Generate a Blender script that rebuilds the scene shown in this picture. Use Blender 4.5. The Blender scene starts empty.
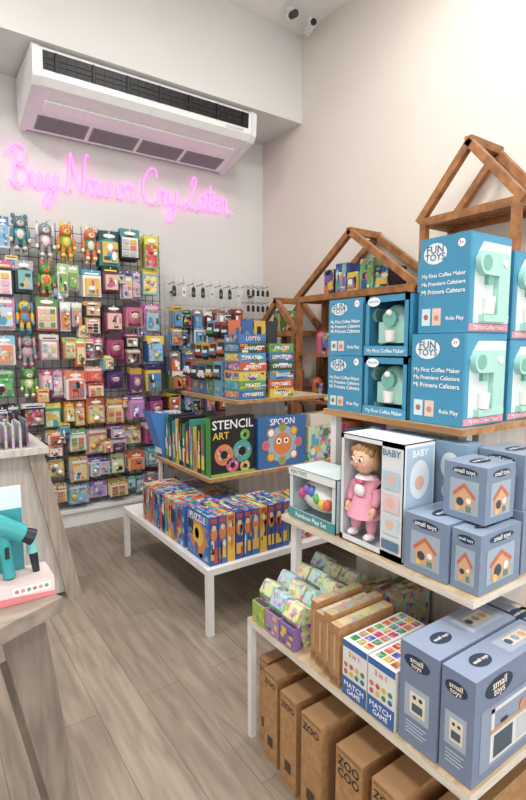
import bpy, math, random
from mathutils import Matrix, Vector
R=random.Random(7)
sc=bpy.context.scene
sc.view_settings.view_transform='Standard'
def lin(h):
    h=h.lstrip('#'); o=[]
    for i in (0,2,4):
        c=int(h[i:i+2],16)/255
        o.append(c/12.92 if c<=.04045 else ((c+.055)/1.055)**2.4)
    return (o[0],o[1],o[2],1)
MATS={}
def mat(h,rough=.45,metal=0,emit=0):
    k=(h,rough,metal,emit)
    if k in MATS: return MATS[k]
    m=bpy.data.materials.new('paint_'+h.strip('#')); m.use_nodes=True
    nt=m.node_tree; b=nt.nodes['Principled BSDF']
    b.inputs['Roughness'].default_value=rough; b.inputs['Metallic'].default_value=metal
    tc=nt.nodes.new('ShaderNodeTexCoord'); n=nt.nodes.new('ShaderNodeTexNoise'); n.inputs['Scale'].default_value=14
    mr=nt.nodes.new('ShaderNodeMapRange'); mr.inputs['To Min'].default_value=.91; mr.inputs['To Max'].default_value=1.05
    hs=nt.nodes.new('ShaderNodeHueSaturation'); hs.inputs['Color'].default_value=lin(h); hs.inputs['Saturation'].default_value=.93
    nt.links.new(tc.outputs['Object'],n.inputs['Vector']); nt.links.new(n.outputs['Fac'],mr.inputs['Value'])
    nt.links.new(mr.outputs[0],hs.inputs['Value']); nt.links.new(hs.outputs[0],b.inputs['Base Color'])
    MATS[k]=m; return m
def busy(h,scale=55,amt=.45):
    """printed packaging: small multicoloured cells over a base colour"""
    k=('busy',h,scale,amt)
    if k in MATS: return MATS[k]
    m=bpy.data.materials.new('print_'+h.strip('#')); m.use_nodes=True
    nt=m.node_tree; b=nt.nodes['Principled BSDF']; b.inputs['Roughness'].default_value=.35; L=nt.links.new
    tc=nt.nodes.new('ShaderNodeTexCoord'); v=nt.nodes.new('ShaderNodeTexVoronoi'); v.inputs['Scale'].default_value=scale
    hs=nt.nodes.new('ShaderNodeHueSaturation'); hs.inputs['Saturation'].default_value=1.1; hs.inputs['Value'].default_value=.8
    n=nt.nodes.new('ShaderNodeTexNoise'); n.inputs['Scale'].default_value=scale*.5
    mr=nt.nodes.new('ShaderNodeMapRange'); mr.inputs['From Min'].default_value=.45; mr.inputs['From Max'].default_value=.55; mr.inputs['To Max'].default_value=amt*1.7
    mx=nt.nodes.new('ShaderNodeMix'); mx.data_type='RGBA'
    L(tc.outputs['Object'],v.inputs['Vector']); L(tc.outputs['Object'],n.inputs['Vector']); L(v.outputs['Color'],hs.inputs['Color']); L(n.outputs['Fac'],mr.inputs['Value'])
    L(mr.outputs[0],mx.inputs[0]); mx.inputs[6].default_value=lin(h); L(hs.outputs[0],mx.inputs[7]); L(mx.outputs[2],b.inputs['Base Color'])
    MATS[k]=m; return m
def noisemat(name,c1,c2,scale=(1,1,1),nscale=5,rough=.5,bump=0,detail=4,lo=.35,hi=.65):
    if name in MATS: return MATS[name]
    m=bpy.data.materials.new(name); m.use_nodes=True; nt=m.node_tree; b=nt.nodes['Principled BSDF']
    tc=nt.nodes.new('ShaderNodeTexCoord'); mp=nt.nodes.new('ShaderNodeMapping'); mp.inputs['Scale'].default_value=scale
    n=nt.nodes.new('ShaderNodeTexNoise'); n.inputs['Scale'].default_value=nscale; n.inputs['Detail'].default_value=detail
    cr=nt.nodes.new('ShaderNodeValToRGB'); cr.color_ramp.elements[0].color=lin(c1); cr.color_ramp.elements[1].color=lin(c2)
    cr.color_ramp.elements[0].position=lo; cr.color_ramp.elements[1].position=hi
    L=nt.links.new
    L(tc.outputs['Object'],mp.inputs['Vector']); L(mp.outputs[0],n.inputs['Vector']); L(n.outputs['Fac'],cr.inputs[0]); L(cr.outputs[0],b.inputs['Base Color'])
    b.inputs['Roughness'].default_value=rough
    if bump:
        bp=nt.nodes.new('ShaderNodeBump'); bp.inputs['Strength'].default_value=bump; L(n.outputs['Fac'],bp.inputs['Height']); L(bp.outputs[0],b.inputs['Normal'])
    MATS[name]=m; return m
WOODY=noisemat('pine_grain_y','#9a6e44','#bd8f5f',(22,1.5,22),2)
FRAME=noisemat('house_frame_wood','#7e5230','#a87244',(8,8,8),2)
BOARD=noisemat('pale_oak_board','#b09674','#d0ba99',(1.5,18,18),2)
GREY=noisemat('grey_washed_wood','#968a7f','#b5a99c',(14,14,1.2),3)
GREYD=noisemat('taupe_wood','#7b6e64','#968a7e',(10,10,1.5),3)
GREYT=noisemat('taupe_wood_top','#877a70','#a39689',(1.5,14,10),3)
PALE=noisemat('white_washed_wood','#c0b8b0','#d4cec6',(14,14,1.5),3)
KRAFT=noisemat('kraft_board','#a57a50','#b88d60',(6,6,6),8)
WHITE=mat('#e6e5e3',.4)
def Frame(o,x,y):
    x=Vector(x).normalized(); y=Vector(y).normalized(); z=x.cross(y)
    M=Matrix.Identity(4)
    for i in range(3):
        M[i][0]=x[i];M[i][1]=y[i];M[i][2]=z[i];M[i][3]=o[i]
    return M
_txt={}
def textmesh(s):
    if s in _txt: return _txt[s]
    c=bpy.data.curves.new('t','FONT'); c.body=s; c.align_x='CENTER'; c.align_y='CENTER'; c.size=1; c.resolution_u=2; c.offset=.012
    o=bpy.data.objects.new('t',c); sc.collection.objects.link(o)
    dg=bpy.context.evaluated_depsgraph_get(); e=o.evaluated_get(dg); me=e.to_mesh()
    vs=[v.co.copy() for v in me.vertices]; fs=[tuple(p.vertices) for p in me.polygons]
    e.to_mesh_clear(); bpy.data.objects.remove(o); bpy.data.curves.remove(c)
    _txt[s]=(vs,fs); return _txt[s]
def skinmesh(pts,edges,rad,sub=2):
    me=bpy.data.meshes.new('s'); me.from_pydata(pts,edges,[]); o=bpy.data.objects.new('s',me); sc.collection.objects.link(o)
    md=o.modifiers.new('k','SKIN'); 
    for i,r in enumerate(rad):
        sv=me.skin_vertices[0].data[i]; sv.radius=(r,r)
    me.skin_vertices[0].data[0].use_root=True
    sb=o.modifiers.new('b','SUBSURF'); sb.levels=sub
    dg=bpy.context.evaluated_depsgraph_get(); e=o.evaluated_get(dg); m2=e.to_mesh()
    vs=[v.co.copy() for v in m2.vertices]; fs=[tuple(p.vertices) for p in m2.polygons]
    e.to_mesh_clear(); bpy.data.objects.remove(o); bpy.data.meshes.remove(me); return vs,fs
class B:
    def __init__(s,name): s.name=name;s.v=[];s.f=[];s.mi=[];s.sm=[];s.ml=[]
    def add(s,vs,fs,m,M=None,smooth=False):
        if m not in s.ml: s.ml.append(m)
        k=s.ml.index(m); n=len(s.v)
        for v in vs:
            v=Vector(v); s.v.append(M@v if M else v)
        for f in fs: s.f.append(tuple(i+n for i in f)); s.mi.append(k); s.sm.append(smooth)
    def box(s,x0,y0,z0,x1,y1,z1,m,M=None,**fc):
        vs=[(x0,y0,z0),(x1,y0,z0),(x1,y1,z0),(x0,y1,z0),(x0,y0,z1),(x1,y0,z1),(x1,y1,z1),(x0,y1,z1)]
        F={'L':(0,4,7,3),'R':(1,2,6,5),'F':(0,1,5,4),'K':(2,3,7,6),'D':(0,3,2,1),'T':(4,5,6,7)}
        for k,f in F.items():
            s.add([vs[i] for i in f],[(0,1,2,3)],fc.get(k,m),M)
    def rect(s,F,x0,y0,x1,y1,m,off=.0008):
        s.add([(x0,y0,off),(x1,y0,off),(x1,y1,off),(x0,y1,off)],[(0,1,2,3)],m,F)
    def poly(s,F,pts,m,off=.0012):
        s.add([(a,b,off) for a,b in pts],[tuple(range(len(pts)))],m,F)
    def disc(s,F,x,y,r,m,off=.0012,ry=None,n=18):
        ry=ry or r
        s.poly(F,[(x+r*math.cos(2*math.pi*i/n),y+ry*math.sin(2*math.pi*i/n)) for i in range(n)],m,off)
    def text(s,F,t,x,y,h,m,off=.002,w=None,rot=0):
        vs,fs=textmesh(t)
        if w:
            ww=max(v.x for v in vs)-min(v.x for v in vs)
            if ww*h>w: h=w/ww
        c,q=math.cos(rot),math.sin(rot)
        s.add([(x+h*(v.x*c-v.y*q),y+h*(v.x*q+v.y*c),off) for v in vs],fs,m,F)
    def sph(s,c,r,m,M=None,n=14,k=9):
        if not isinstance(r,(tuple,list)): r=(r,r,r)
        vs=[(c[0],c[1],c[2]+r[2])]
        for j in range(1,k):
            t=math.pi*j/k
            for i in range(n):
                p=2*math.pi*i/n
                vs.append((c[0]+r[0]*math.sin(t)*math.cos(p),c[1]+r[1]*math.sin(t)*math.sin(p),c[2]+r[2]*math.cos(t)))
        vs.append((c[0],c[1],c[2]-r[2])); fs=[]
        for i in range(n): fs.append((0,1+i,1+(i+1)%n))
        for j in range(k-2):
            for i in range(n): a=1+j*n;fs.append((a+i,a+n+i,a+n+(i+1)%n,a+(i+1)%n))
        a=1+(k-2)*n
        for i in range(n): fs.append((a+i,len(vs)-1,a+(i+1)%n))
        s.add(vs,fs,m,M,True)
    def cyl(s,p0,p1,r0,r1,m,M=None,n=14,cap=True):
        p0=Vector(p0);p1=Vector(p1);d=(p1-p0).normalized()
        a=d.cross(Vector((0,0,1)) if abs(d.z)<.9 else Vector((1,0,0))).normalized();b=d.cross(a)
        vs=[]
        for p,r in((p0,r0),(p1,r1)):
            for i in range(n):
                t=2*math.pi*i/n; vs.append(p+a*(r*math.cos(t))+b*(r*math.sin(t)))
        s.add(vs,[(i,(i+1)%n,n+(i+1)%n,n+i) for i in range(n)],m,M,True)
        if cap: s.add(vs,[tuple(range(n)),tuple(range(n,2*n))],m,M)
    def beam(s,p0,p1,w,t,m,ref=(1,0,0),M=None,w1=None):
        p0=Vector(p0);p1=Vector(p1);d=(p1-p0).normalized();r=Vector(ref)
        r=(r-d*r.dot(d)).normalized();q=d.cross(r);w1=w1 or w
        vs=[]
        for p,ww in((p0,w),(p1,w1)):
            for a,b in((-1,-1),(1,-1),(1,1),(-1,1)): vs.append(p+r*(a*t/2)+q*(b*ww/2))
        s.add(vs,[(0,1,2,3),(4,5,6,7),(0,1,5,4),(1,2,6,5),(2,3,7,6),(3,0,4,7)],m,M)
    def done(s,bevel=0,parent=None):
        me=bpy.data.meshes.new(s.name); me.from_pydata([tuple(v) for v in s.v],[],s.f)
        for m in s.ml: me.materials.append(m)
        me.polygons.foreach_set('material_index',s.mi); me.polygons.foreach_set('use_smooth',s.sm); me.update()
        o=bpy.data.objects.new(s.name,me); sc.collection.objects.link(o)
        if bevel:
            bv=o.modifiers.new('bevel','BEVEL'); bv.width=bevel; bv.segments=2; bv.limit_method='ANGLE'
        if parent: o.parent=parent
        return o
def FL(x0,y0,z0,x1,y1,z1): return Frame((x0,y1,z0),(0,-1,0),(0,0,1))   # face -X
def FF(x0,y0,z0,x1,y1,z1): return Frame((x0,y0,z0),(1,0,0),(0,0,1))    # face -Y
def FT(x0,y0,z0,x1,y1,z1): return Frame((x0,y0,z1),(1,0,0),(0,1,0))    # top
def collage(b,F,w,h,cols,n,rg=R,s=.35):
    for i in range(n):
        c=mat(rg.choice(cols)); off=.0008+.0004*i
        sx=rg.uniform(.12,s)*w; sy=rg.uniform(.12,s)*h
        x=rg.uniform(sx/2,w-sx/2); y=rg.uniform(sy/2,h-sy/2)
        if rg.random()<.5: b.disc(F,x,y,sx/2,c,off,sy/2,10)
        else: b.rect(F,x-sx/2,y-sy/2,x+sx/2,y+sy/2,c,off)

# ---------------- ROOM ----------------
XW,YN,YB,ZC,ZBK=3.2,4.6,3.95,4.38,3.6
XL,YF=-2.6,-2.6
WALL=noisemat('painted_plaster','#d9d7d4','#dedcd9',(1,1,1),1.2,.85)
def shell(name,*a,m=WALL):
    b=B(name); b.box(*a,m); return b.done()
m=bpy.data.materials.new('vinyl_plank_floor'); m.use_nodes=True; nt=m.node_tree; bs=nt.nodes['Principled BSDF']; L=nt.links.new
tc=nt.nodes.new('ShaderNodeTexCoord'); mp=nt.nodes.new('ShaderNodeMapping'); mp.inputs['Rotation'].default_value=(0,0,math.radians(90))
br=nt.nodes.new('ShaderNodeTexBrick'); br.inputs['Scale'].default_value=1; br.inputs['Brick Width'].default_value=1.3; br.inputs['Row Height'].default_value=.18
br.inputs['Mortar Size'].default_value=.0014; br.inputs['Color1'].default_value=lin('#9d9081'); br.inputs['Color2'].default_value=lin('#8c7f71'); br.inputs['Mortar'].default_value=lin('#62564b'); br.inputs['Bias'].default_value=0
br.inputs['Mortar Smooth'].default_value=.3
L(tc.outputs['Object'],mp.inputs['Vector']); L(mp.outputs[0],br.inputs['Vector'])
mp2=nt.nodes.new('ShaderNodeMapping'); mp2.inputs['Scale'].default_value=(14,1.3,1); L(tc.outputs['Object'],mp2.inputs['Vector'])
n1=nt.nodes.new('ShaderNodeTexNoise'); n1.inputs['Scale'].default_value=2.2; n1.inputs['Detail'].default_value=7; n1.inputs['Distortion'].default_value=.6; L(mp2.outputs[0],n1.inputs['Vector'])
mr=nt.nodes.new('ShaderNodeMapRange'); mr.inputs['From Min'].default_value=.3; mr.inputs['From Max'].default_value=.7; mr.inputs['To Min'].default_value=.7; mr.inputs['To Max'].default_value=1.18; L(n1.outputs['Fac'],mr.inputs['Value'])
hs=nt.nodes.new('ShaderNodeHueSaturation'); L(br.outputs['Color'],hs.inputs['Color']); L(mr.outputs[0],hs.inputs['Value']); L(hs.outputs[0],bs.inputs['Base Color']); bs.inputs['Roughness'].default_value=.42
shell('floor',XL,YF,-.1,XW,YN,0,m=m)
shell('wall_right',XW,YF,-.1,XW+.1,YN+.1,ZC+.1,m=noisemat('cream_plaster','#dcd4ca','#e1dad0',(1,1,1),1.2,.85))
shell('wall_back',XL,YN,-.1,XW,YN+.1,ZC+.1)
shell('wall_left',XL-.1,YF,-.1,XL,YN+.1,ZC+.1)
shell('bulkhead_back',XL,YB,ZBK,XW,YN,ZC)
shell('ceiling',XL-.1,YF-.1,ZC,XW+.1,YN+.1,ZC+.1,m=mat('#f0eeec',.9))
b=B('wall_front'); b.box(XL,YF-.1,-.1,XW,YF,.15,WALL); b.box(XL,YF-.1,3.3,XW,YF,ZC,WALL); b.box(XL,YF-.1,.15,-2.2,YF,3.3,WALL); b.box(2.9,YF-.1,.15,XW,YF,3.3,WALL); b.done()
b=B('window_1')
for x in(-2.2,-.5,1.2,2.86): b.box(x,YF-.07,.15,x+.04,YF-.02,3.3,mat('#303030'))
b.box(-2.2,YF-.07,3.26,2.9,YF-.02,3.3,mat('#303030')); b.done()
b=B('baseboard_back'); b.box(XL,YN-.015,0,XW-.02,YN-.001,.09,WHITE); b.done()
b=B('baseboard_right'); b.box(XW-.015,YF,0,XW-.001,YN-.02,.09,WHITE); b.done()

# ---------------- ADDED CEILING FILL LIGHTS ----------------
for i,(x,y,p) in enumerate([(-.6,0,56),(1.2,-.6,58),(-.6,2.4,56),(1.9,1.8,50)]):  # out-of-view panels, each with an area lamp, added to brighten the room
    b=B('added_light_panel'); b.box(x-.3,y-.3,ZC-.03,x+.3,y+.3,ZC-.002,mat('#ffffff',.5)); b.done()
    l=bpy.data.lights.new('added_fill_lamp','AREA'); l.shape='SQUARE'; l.size=.55; l.energy=p; l.color=(1,.985,.965)
    o=bpy.data.objects.new('added_fill_lamp',l); o.location=(x,y,ZC-.05); sc.collection.objects.link(o)
w=bpy.data.worlds.new('w'); sc.world=w; w.use_nodes=True
w.node_tree.nodes['Background'].inputs[0].default_value=(.96,.98,1,1); w.node_tree.nodes['Background'].inputs[1].default_value=2.6

# ---------------- CAMERA ----------------
p=math.radians(6.23); Fh=Vector((.5714,.8206,0))
cd=bpy.data.cameras.new('camera'); cd.sensor_fit='VERTICAL'; cd.sensor_height=36; cd.lens=504/800*36; cd.clip_start=.02
co=bpy.data.objects.new('camera',cd); sc.collection.objects.link(co); co.location=(0,0,1.5)
co.rotation_euler=(Fh*math.cos(p)-Vector((0,0,math.sin(p)))).to_track_quat('-Z','Y').to_euler(); sc.camera=co

# ---------------- AIR CONDITIONER ----------------
b=B('air_conditioner'); x0,x1=.86,2.62
prof=[(4.55,3.57),(3.97,3.57),(3.94,3.54),(3.955,3.37),(4.0,3.325),(4.12,3.3),(4.52,3.2),(4.55,3.23)]
AW=mat('#eeeeee',.22)
n=len(prof)
vs=[(x0,y,z) for y,z in prof]+[(x1,y,z) for y,z in prof]
b.add(vs,[(i,(i+1)%n,n+(i+1)%n,n+i) for i in range(n)]+[tuple(range(n)),tuple(range(n,2*n))],AW)
for xa,xb in((x0-.05,x0),(x1,x1+.05)):
    pp=[(y+(.01 if y>4.3 else -.012),z+(.0 if z>3.5 else -.012)) for y,z in prof]
    vs=[(xa,y,z) for y,z in pp]+[(xb,y,z) for y,z in pp]
    b.add(vs,[(i,(i+1)%n,n+(i+1)%n,n+i) for i in range(n)]+[tuple(range(n)),tuple(range(n,2*n))],mat('#e4e4e4',.3))
F=Frame((x0,3.955,3.37),(1,0,0),(0,-.015,.17))
b.rect(F,.02,.045,x1-x0-.03,.168,mat('#0c0c0d'),.003)
for i in range(26):
    xx=.05+i*(x1-x0-.1)/25
    b.box(xx,.05,.002,xx+.004,.163,.008,mat('#262628'),F)
for k in range(2): b.box(.03,.085+.035*k,.002,x1-x0-.04,.088+.035*k,.01,mat('#3e3e40'),F)
for i in range(7):
    xx=.1+i*.26; b.box(xx,.045,.004,xx+.015,.166,.014,mat('#050505'),F)
F=Frame((x0,4.52,3.2),(1,0,0),(0,4.12-4.52,.1))
b.box(.06,.28,.0,x1-x0-.06,.39,.014,mat('#f2f0f2',.12),F)
b.box(.06,.268,.0,x1-x0-.06,.276,.004,mat('#5a5658'),F)
for k in range(4):
    xa=.05+k*.42; b.box(xa,.03,-.001,xa+.39,.21,.004,mat('#9a9899'),F)
    for j in range(10): b.box(xa+.01,.038+j*.017,.003,xa+.38,.046+j*.017,.007,mat('#858386'),F)
b.rect(Frame((x0,3.955,3.37),(1,0,0),(0,0,1)),1.5,.008,1.68,.03,mat('#c8d0c8'),.004)
b.done()

# ---------------- CCTV ----------------
b=B('security_camera')
b.cyl((2.88,3.72,ZC-.002),(2.88,3.72,ZC-.03),.05,.05,WHITE); b.sph((2.88,3.72,ZC-.05),.045,WHITE); b.cyl((2.88,3.72,ZC-.05),(2.84,3.6,ZC-.1),.03,.03,mat('#202020')); b.done()
b=B('security_camera')
b.cyl((3.08,3.7,ZC-.002),(3.08,3.7,ZC-.08),.02,.02,WHITE); b.cyl((3.1,3.76,ZC-.09),(3.02,3.58,ZC-.12),.032,.034,WHITE); b.cyl((3.022,3.585,ZC-.119),(3.014,3.565,ZC-.123),.026,.026,mat('#111111')); b.done()

# ---------------- NEON SIGN ----------------
words=[((1,40),[[(7,26),(6,14),(4,1)],[(-2,20),(2,26),(10,29),(16,25),(14,18),(7,15),(14,14),(18,8),(14,1),(6,-1),(0,3)],
 [(22,12),(21,4),(24,0),(28,3),(30,12),(30,3),(33,0),(36,4),(38,12),(37,5),(40,1),(44,4),(46,12),(44,-2),(38,-13),(33,-12),(35,-5),(43,0),(48,4)]]),
((44,86),[[(42,3),(44,-1),(47,5),(50,26),(51,27),(56,10),(61,0),(64,10),(67,28),(70,29)],[(75,12),(70,10),(69,3),(73,0),(77,3),(77,9),(74,12),(77,10),(80,11),(79,4),(82,0),(86,4),(87,11),(87,4),(90,0),(94,4),(94,12),(97,10)]]),
((90,108),[[(5,12),(1,9),(0,3),(4,0),(8,3),(8,9),(5,12),(8,10),(11,11),(13,14),(14,11),(17,11),(16,4),(18,0),(21,2)]]),
((114,151),[[(16,22),(14,28),(8,27),(2,18),(1,8),(5,1),(11,0),(17,5),(19,13),(21,11),(24,11),(23,4),(25,0),(28,3),(30,12),(29,5),(32,1),(36,4),(38,12),(36,-2),(31,-13),(26,-12),(28,-5),(36,0),(41,3)]]),
((155,210),[[(10,20),(14,27),(17,24),(12,14),(7,3),(2,-1),(0,3),(5,4),(12,0),(18,1)],[(29,11),(24,12),(20,7),(21,1),(26,1),(29,8),(30,12),(29,4),(31,0),(34,4),(37,22),(35,8),(36,1),(39,0),(42,5),(47,8),(48,12),(45,13),(42,8),(43,1),(48,0),(52,4),(54,13),(55,11),(59,11),(58,4),(60,0),(64,2)],[(31,16),(42,17)],[(67.5,0),(68.5,.3)]])]
cu=bpy.data.curves.new('neon_sign','CURVE'); cu.dimensions='3D'; cu.bevel_depth=.0072; cu.bevel_resolution=3
xs0=.70
for (a,c),strokes in words:
    mn=min(q[0] for s in strokes for q in s); mx=max(q[0] for s in strokes for q in s)
    for s in strokes:
        P=[Vector((xs0+.01*(a+(q[0]-mn)/(mx-mn)*(c-a)), YN-.035, 2.775+.0108*q[1]+ .06*(q[0]-mn)/(mx-mn)*(c-a)/209+.06*a/209)) for q in s]
        pts=[]
        for i in range(len(P)-1):
            p0=P[max(i-1,0)];p1=P[i];p2=P[i+1];p3=P[min(i+2,len(P)-1)]
            for k in range(6):
                t=k/6; pts.append(.5*((2*p1)+(p2-p0)*t+(2*p0-5*p1+4*p2-p3)*t*t+(3*p1-p0-3*p2+p3)*t**3))
        pts.append(P[-1])
        sp=cu.splines.new('POLY'); sp.points.add(len(pts)-1)
        for i,q in enumerate(pts): sp.points[i].co=(*q,1)
nm=bpy.data.materials.new('neon_pink'); nm.use_nodes=True; q=nm.node_tree.nodes['Principled BSDF']
q.inputs['Base Color'].default_value=(1,.3,.8,1); q.inputs['Emission Color'].default_value=(1,.16,.75,1); q.inputs['Emission Strength'].default_value=1.7
cu.materials.append(nm); no=bpy.data.objects.new('neon_sign',cu); sc.collection.objects.link(no)
b=B('sign_standoffs')
for x in(.8,1.2,1.6,2.0,2.4,2.75): b.cyl((x,YN-.001,2.8),(x,YN-.035,2.8),.004,.004,mat('#dddddd'))
o=b.done(); o.parent=no

# ---------------- PLUSH ----------------
def plush(b,x,y,z,s,body,acc,ear='round',face='-Y',dark='#1c1c1c'):
    M=Matrix.Translation((x,y,z))@(Matrix.Rotation(math.radians(-90),4,'Z') if face=='-X' else Matrix.Identity(4))@Matrix.Scale(s,4)
    m1=mat(body,.9); m2=mat(acc,.9); k=mat(dark)
    b.sph((0,0,.28),(.22,.18,.26),m1,M); b.sph((0,-.09,.27),(.14,.11,.18),m2,M)
    b.sph((0,-.02,.68),(.24,.21,.22),m1,M); b.sph((0,-.19,.62),(.11,.09,.08),m2,M); b.sph((0,-.275,.65),(.035,.03,.025),k,M,8,6)
    for sx in(-1,1):
        b.sph((sx*.09,-.2,.74),.028,k,M,8,6)
        if ear=='round': b.sph((sx*.19,0,.86),(.09,.05,.09),m1,M,10,7); b.sph((sx*.19,-.035,.86),(.055,.03,.055),m2,M,10,7)
        elif ear=='long': b.sph((sx*.12,0,1.0),(.06,.04,.2),m1,M,10,7)
        else: b.cyl((sx*.15,0,.82),(sx*.2,0,1.02),.08,.01,m2,M,10)
        b.sph((sx*.25,-.06,.34),(.08,.09,.17),m1,M,10,7); b.sph((sx*.28,-.1,.2),.07,m2,M,8,6)
        b.sph((sx*.15,-.2,.1),(.1,.18,.1),m1,M,10,7); b.sph((sx*.16,-.36,.11),(.085,.04,.09),m2,M,8,6)
def hangplush(b,x,y,zt,s,body,acc,third,ear='round'):
    M=Matrix.Translation((x,y,zt-s))@Matrix.Diagonal((s*.84,s*.84,s,1)); m1=mat(body,.9); m2=mat(acc,.9); m3=mat(third,.9); k=mat('#1c1c1c')
    b.sph((0,0,.42),(.2,.15,.2),m2,M); b.sph((0,-.08,.42),(.13,.09,.14),m3,M)
    b.sph((0,-.02,.74),(.21,.18,.17),m1,M); b.sph((0,-.17,.69),(.11,.08,.075),m3,M,10,7); b.sph((0,-.25,.71),(.03,.02,.02),k,M,6,5)
    for sx in(-1,1):
        b.sph((sx*.085,-.18,.79),.03,mat('#f4f4f4'),M,8,6); b.sph((sx*.085,-.205,.79),.018,k,M,6,5)
        if ear=='round': b.sph((sx*.18,0,.9),(.075,.05,.075),m1,M,10,7)
        elif ear=='long': b.sph((sx*.24,0,.72),(.06,.05,.17),m3,M,10,7)
        else: b.cyl((sx*.1,0,.88),(sx*.16,0,1.04),.07,.012,m3,M,8)
        b.sph((sx*.24,-.04,.42),(.065,.07,.17),m1,M,8,7); b.sph((sx*.27,-.06,.27),.065,m3,M,8,6)
        b.sph((sx*.11,-.04,.18),(.075,.08,.16),m1,M,8,7); b.sph((sx*.12,-.09,.05),(.08,.1,.06),m3,M,8,6)
    for q in range(4): b.sph((R.uniform(-.15,.15),-.13,R.uniform(.3,.5)),.03,mat(R.choice([body,third,'#e8604a','#58a8c8']),.9),M,6,5)
# ---------------- GRID WALL + HANGING PACKS ----------------
b=B('wire_grid_rack'); G=mat('#3c3c3e',.4); G2=mat('#c9c7c4',.4); yg=4.5
x=.2
while x<1.96: b.box(x,yg,.16,x+.005,yg+.005,2.5,G); x+=.07
z=.18
while z<2.5: b.box(.2,yg-.005,z,1.96,yg,z+.005,G); z+=.075
x=2.0
while x<3.14: b.box(x,yg,.16,x+.004,yg+.005,2.15,G2); x+=.1
z=.18
while z<2.16: b.box(2.0,yg-.005,z,3.14,yg,z+.004,G2); z+=.1
for x in(.3,1.0,1.8,2.1,3.0): b.box(x,yg+.005,.16,x+.02,YN-.003,.18,G); b.box(x,yg+.005,2.0,x+.02,YN-.003,2.02,G)
b.box(.2,4.22,.0,3.14,4.58,.12,WHITE); b.box(.2,4.2,.12,3.14,4.58,.14,WHITE)
b.done()
def card(b,x,y,zt,w,h,cb,ch,cc,rg=R,front=True):
    b.box(x-w/2,y,zt-h,x+w/2,y+.003,zt,mat(cb))
    F=Frame((x-w/2,y,zt-h),(1,0,0),(0,0,1))
    if not front:
        b.rect(F,0,h*.8,w,h,mat(ch)); b.box(w*.12,h*.1,0,w*.88,h*.72,.02,mat(cc,.2),F); return
    st=rg.random()
    if st<.45:
        b.rect(F,0,h*.8,w,h,mat(ch)); b.rect(F,w*.12,h*.84,w*.88,h*.89,mat(rg.choice(['#ffffff','#ffe94a','#222222'])),.0016)
    elif st<.75:
        b.poly(F,[(0,h*.7),(w*.5,h*.8),(w,h*.68),(w,h),(0,h)],mat(ch)); b.disc(F,w*.5,h*.86,w*.3,mat('#f4f2ea'),.0016,h*.06,12)
    else:
        b.rect(F,0,0,w,h,busy(ch,60)); b.rect(F,w*.1,h*.82,w*.9,h*.93,mat(cb),.0016)
    b.disc(F,w/2,h*.965,.006,mat('#f4f4f4'),.0022,n=8)
    k=rg.random(); d=rg.uniform(.014,.035)
    if k<.5:
        b.box(w*.12,h*.08,0,w*.88,h*.68,d,mat(cc,.2),F); F2=F@Matrix.Translation((w*.12,h*.08,d))
        collage(b,F2,w*.76,h*.58,[cb,ch,'#ffffff','#222222','#d8b230','#c0507a','#3a90b0',cc,'#5a4a44'],7,rg,.5)
    elif k<.82:
        b.rect(F,w*.08,h*.06,w*.92,h*.72,busy(cc,45),.0024)
        for q in range(rg.randint(2,4)): b.sph((w*rg.uniform(.25,.75),h*rg.uniform(.15,.6),.012),(w*.15,w*.15,.016),mat(rg.choice([cb,ch,'#ffffff','#d8b230',cc]),.4),F,8,6)
    else:
        b.rect(F,w*.08,h*.06,w*.92,h*.72,mat('#e4e0da'),.0024)
        nx=rg.choice([2,3]); 
        for i in range(nx):
            for j in range(3): b.box(w*(.12+.78*i/nx),h*(.1+.2*j),0,w*(.12+.78*i/nx)+w*.6/nx,h*(.1+.2*j)+h*.14,.014,mat(rg.choice([ch,cc,ch,cc,'#d8604a','#d8b230'])),F)
def bag(b,x,y,zt,w,h,cb,ch,cc,rg=R):
    b.box(x-w*.4,y,zt-h*.25,x+w*.4,y+.003,zt,mat(ch)); b.box(x-w*.42,y-.02,zt-h*.95,x+w*.42,y+.003,zt-h*.22,mat(cb,.3)); b.sph((x,y-.02,zt-h*.58),(w*.34,.03,h*.32),mat(cb,.25),None,12,8)
    b.sph((x,y-.045,zt-h*.52),(w*.2,.02,h*.15),mat(cc,.5),None,10,7); b.sph((x-w*.08,y-.064,zt-h*.5),.005,mat('#1c1c1c'),None,6,5); b.sph((x+w*.08,y-.064,zt-h*.5),.005,mat('#1c1c1c'),None,6,5)
    b.box(x-w*.3,y-.03,zt-h*.9,x+w*.3,y-.01,zt-h*.78,mat(ch)); b.sph((x,y-.045,zt-h*.42),(w*.2,.016,h*.07),mat(ch,.5),None,8,6)
def slot(b,x,zt,w,h,spec,rg=R):
    zt+=rg.uniform(-.022,.022); x+=rg.uniform(-.012,.012)
    yf=rg.uniform(4.22,4.31)
    if spec[0]=='C' and w>.12 and rg.random()<.42:      # slot shared by two smaller hooks
        if rg.random()<.6:
            for sx in(-1,1): slot2(b,x+sx*w*.27,zt,w*.5,h*rg.uniform(.7,1),spec,yf,rg)
        else:
            for sz in(0,1): slot2(b,x,zt-sz*h*.54,w*rg.uniform(.75,1),h*.5,spec if sz==0 else (spec[0],spec[2],spec[3],spec[1]),yf,rg)
        return
    b.cyl((x,yg,zt-.01),(x,yf-.05,zt-.003),.0025,.0025,mat('#b8b8b8',.3,1),n=6)
    if spec[0]=='P':
        for i in range(2): hangplush(b,x+.02*i-.01,4.28+.11*i,zt+.02-.02*i,h*1.04,spec[1],spec[2],spec[3],spec[4])
        return
    slot2(b,x,zt,w*rg.uniform(.82,1.12),h*rg.uniform(.8,1.06),spec,yf,rg)
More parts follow.
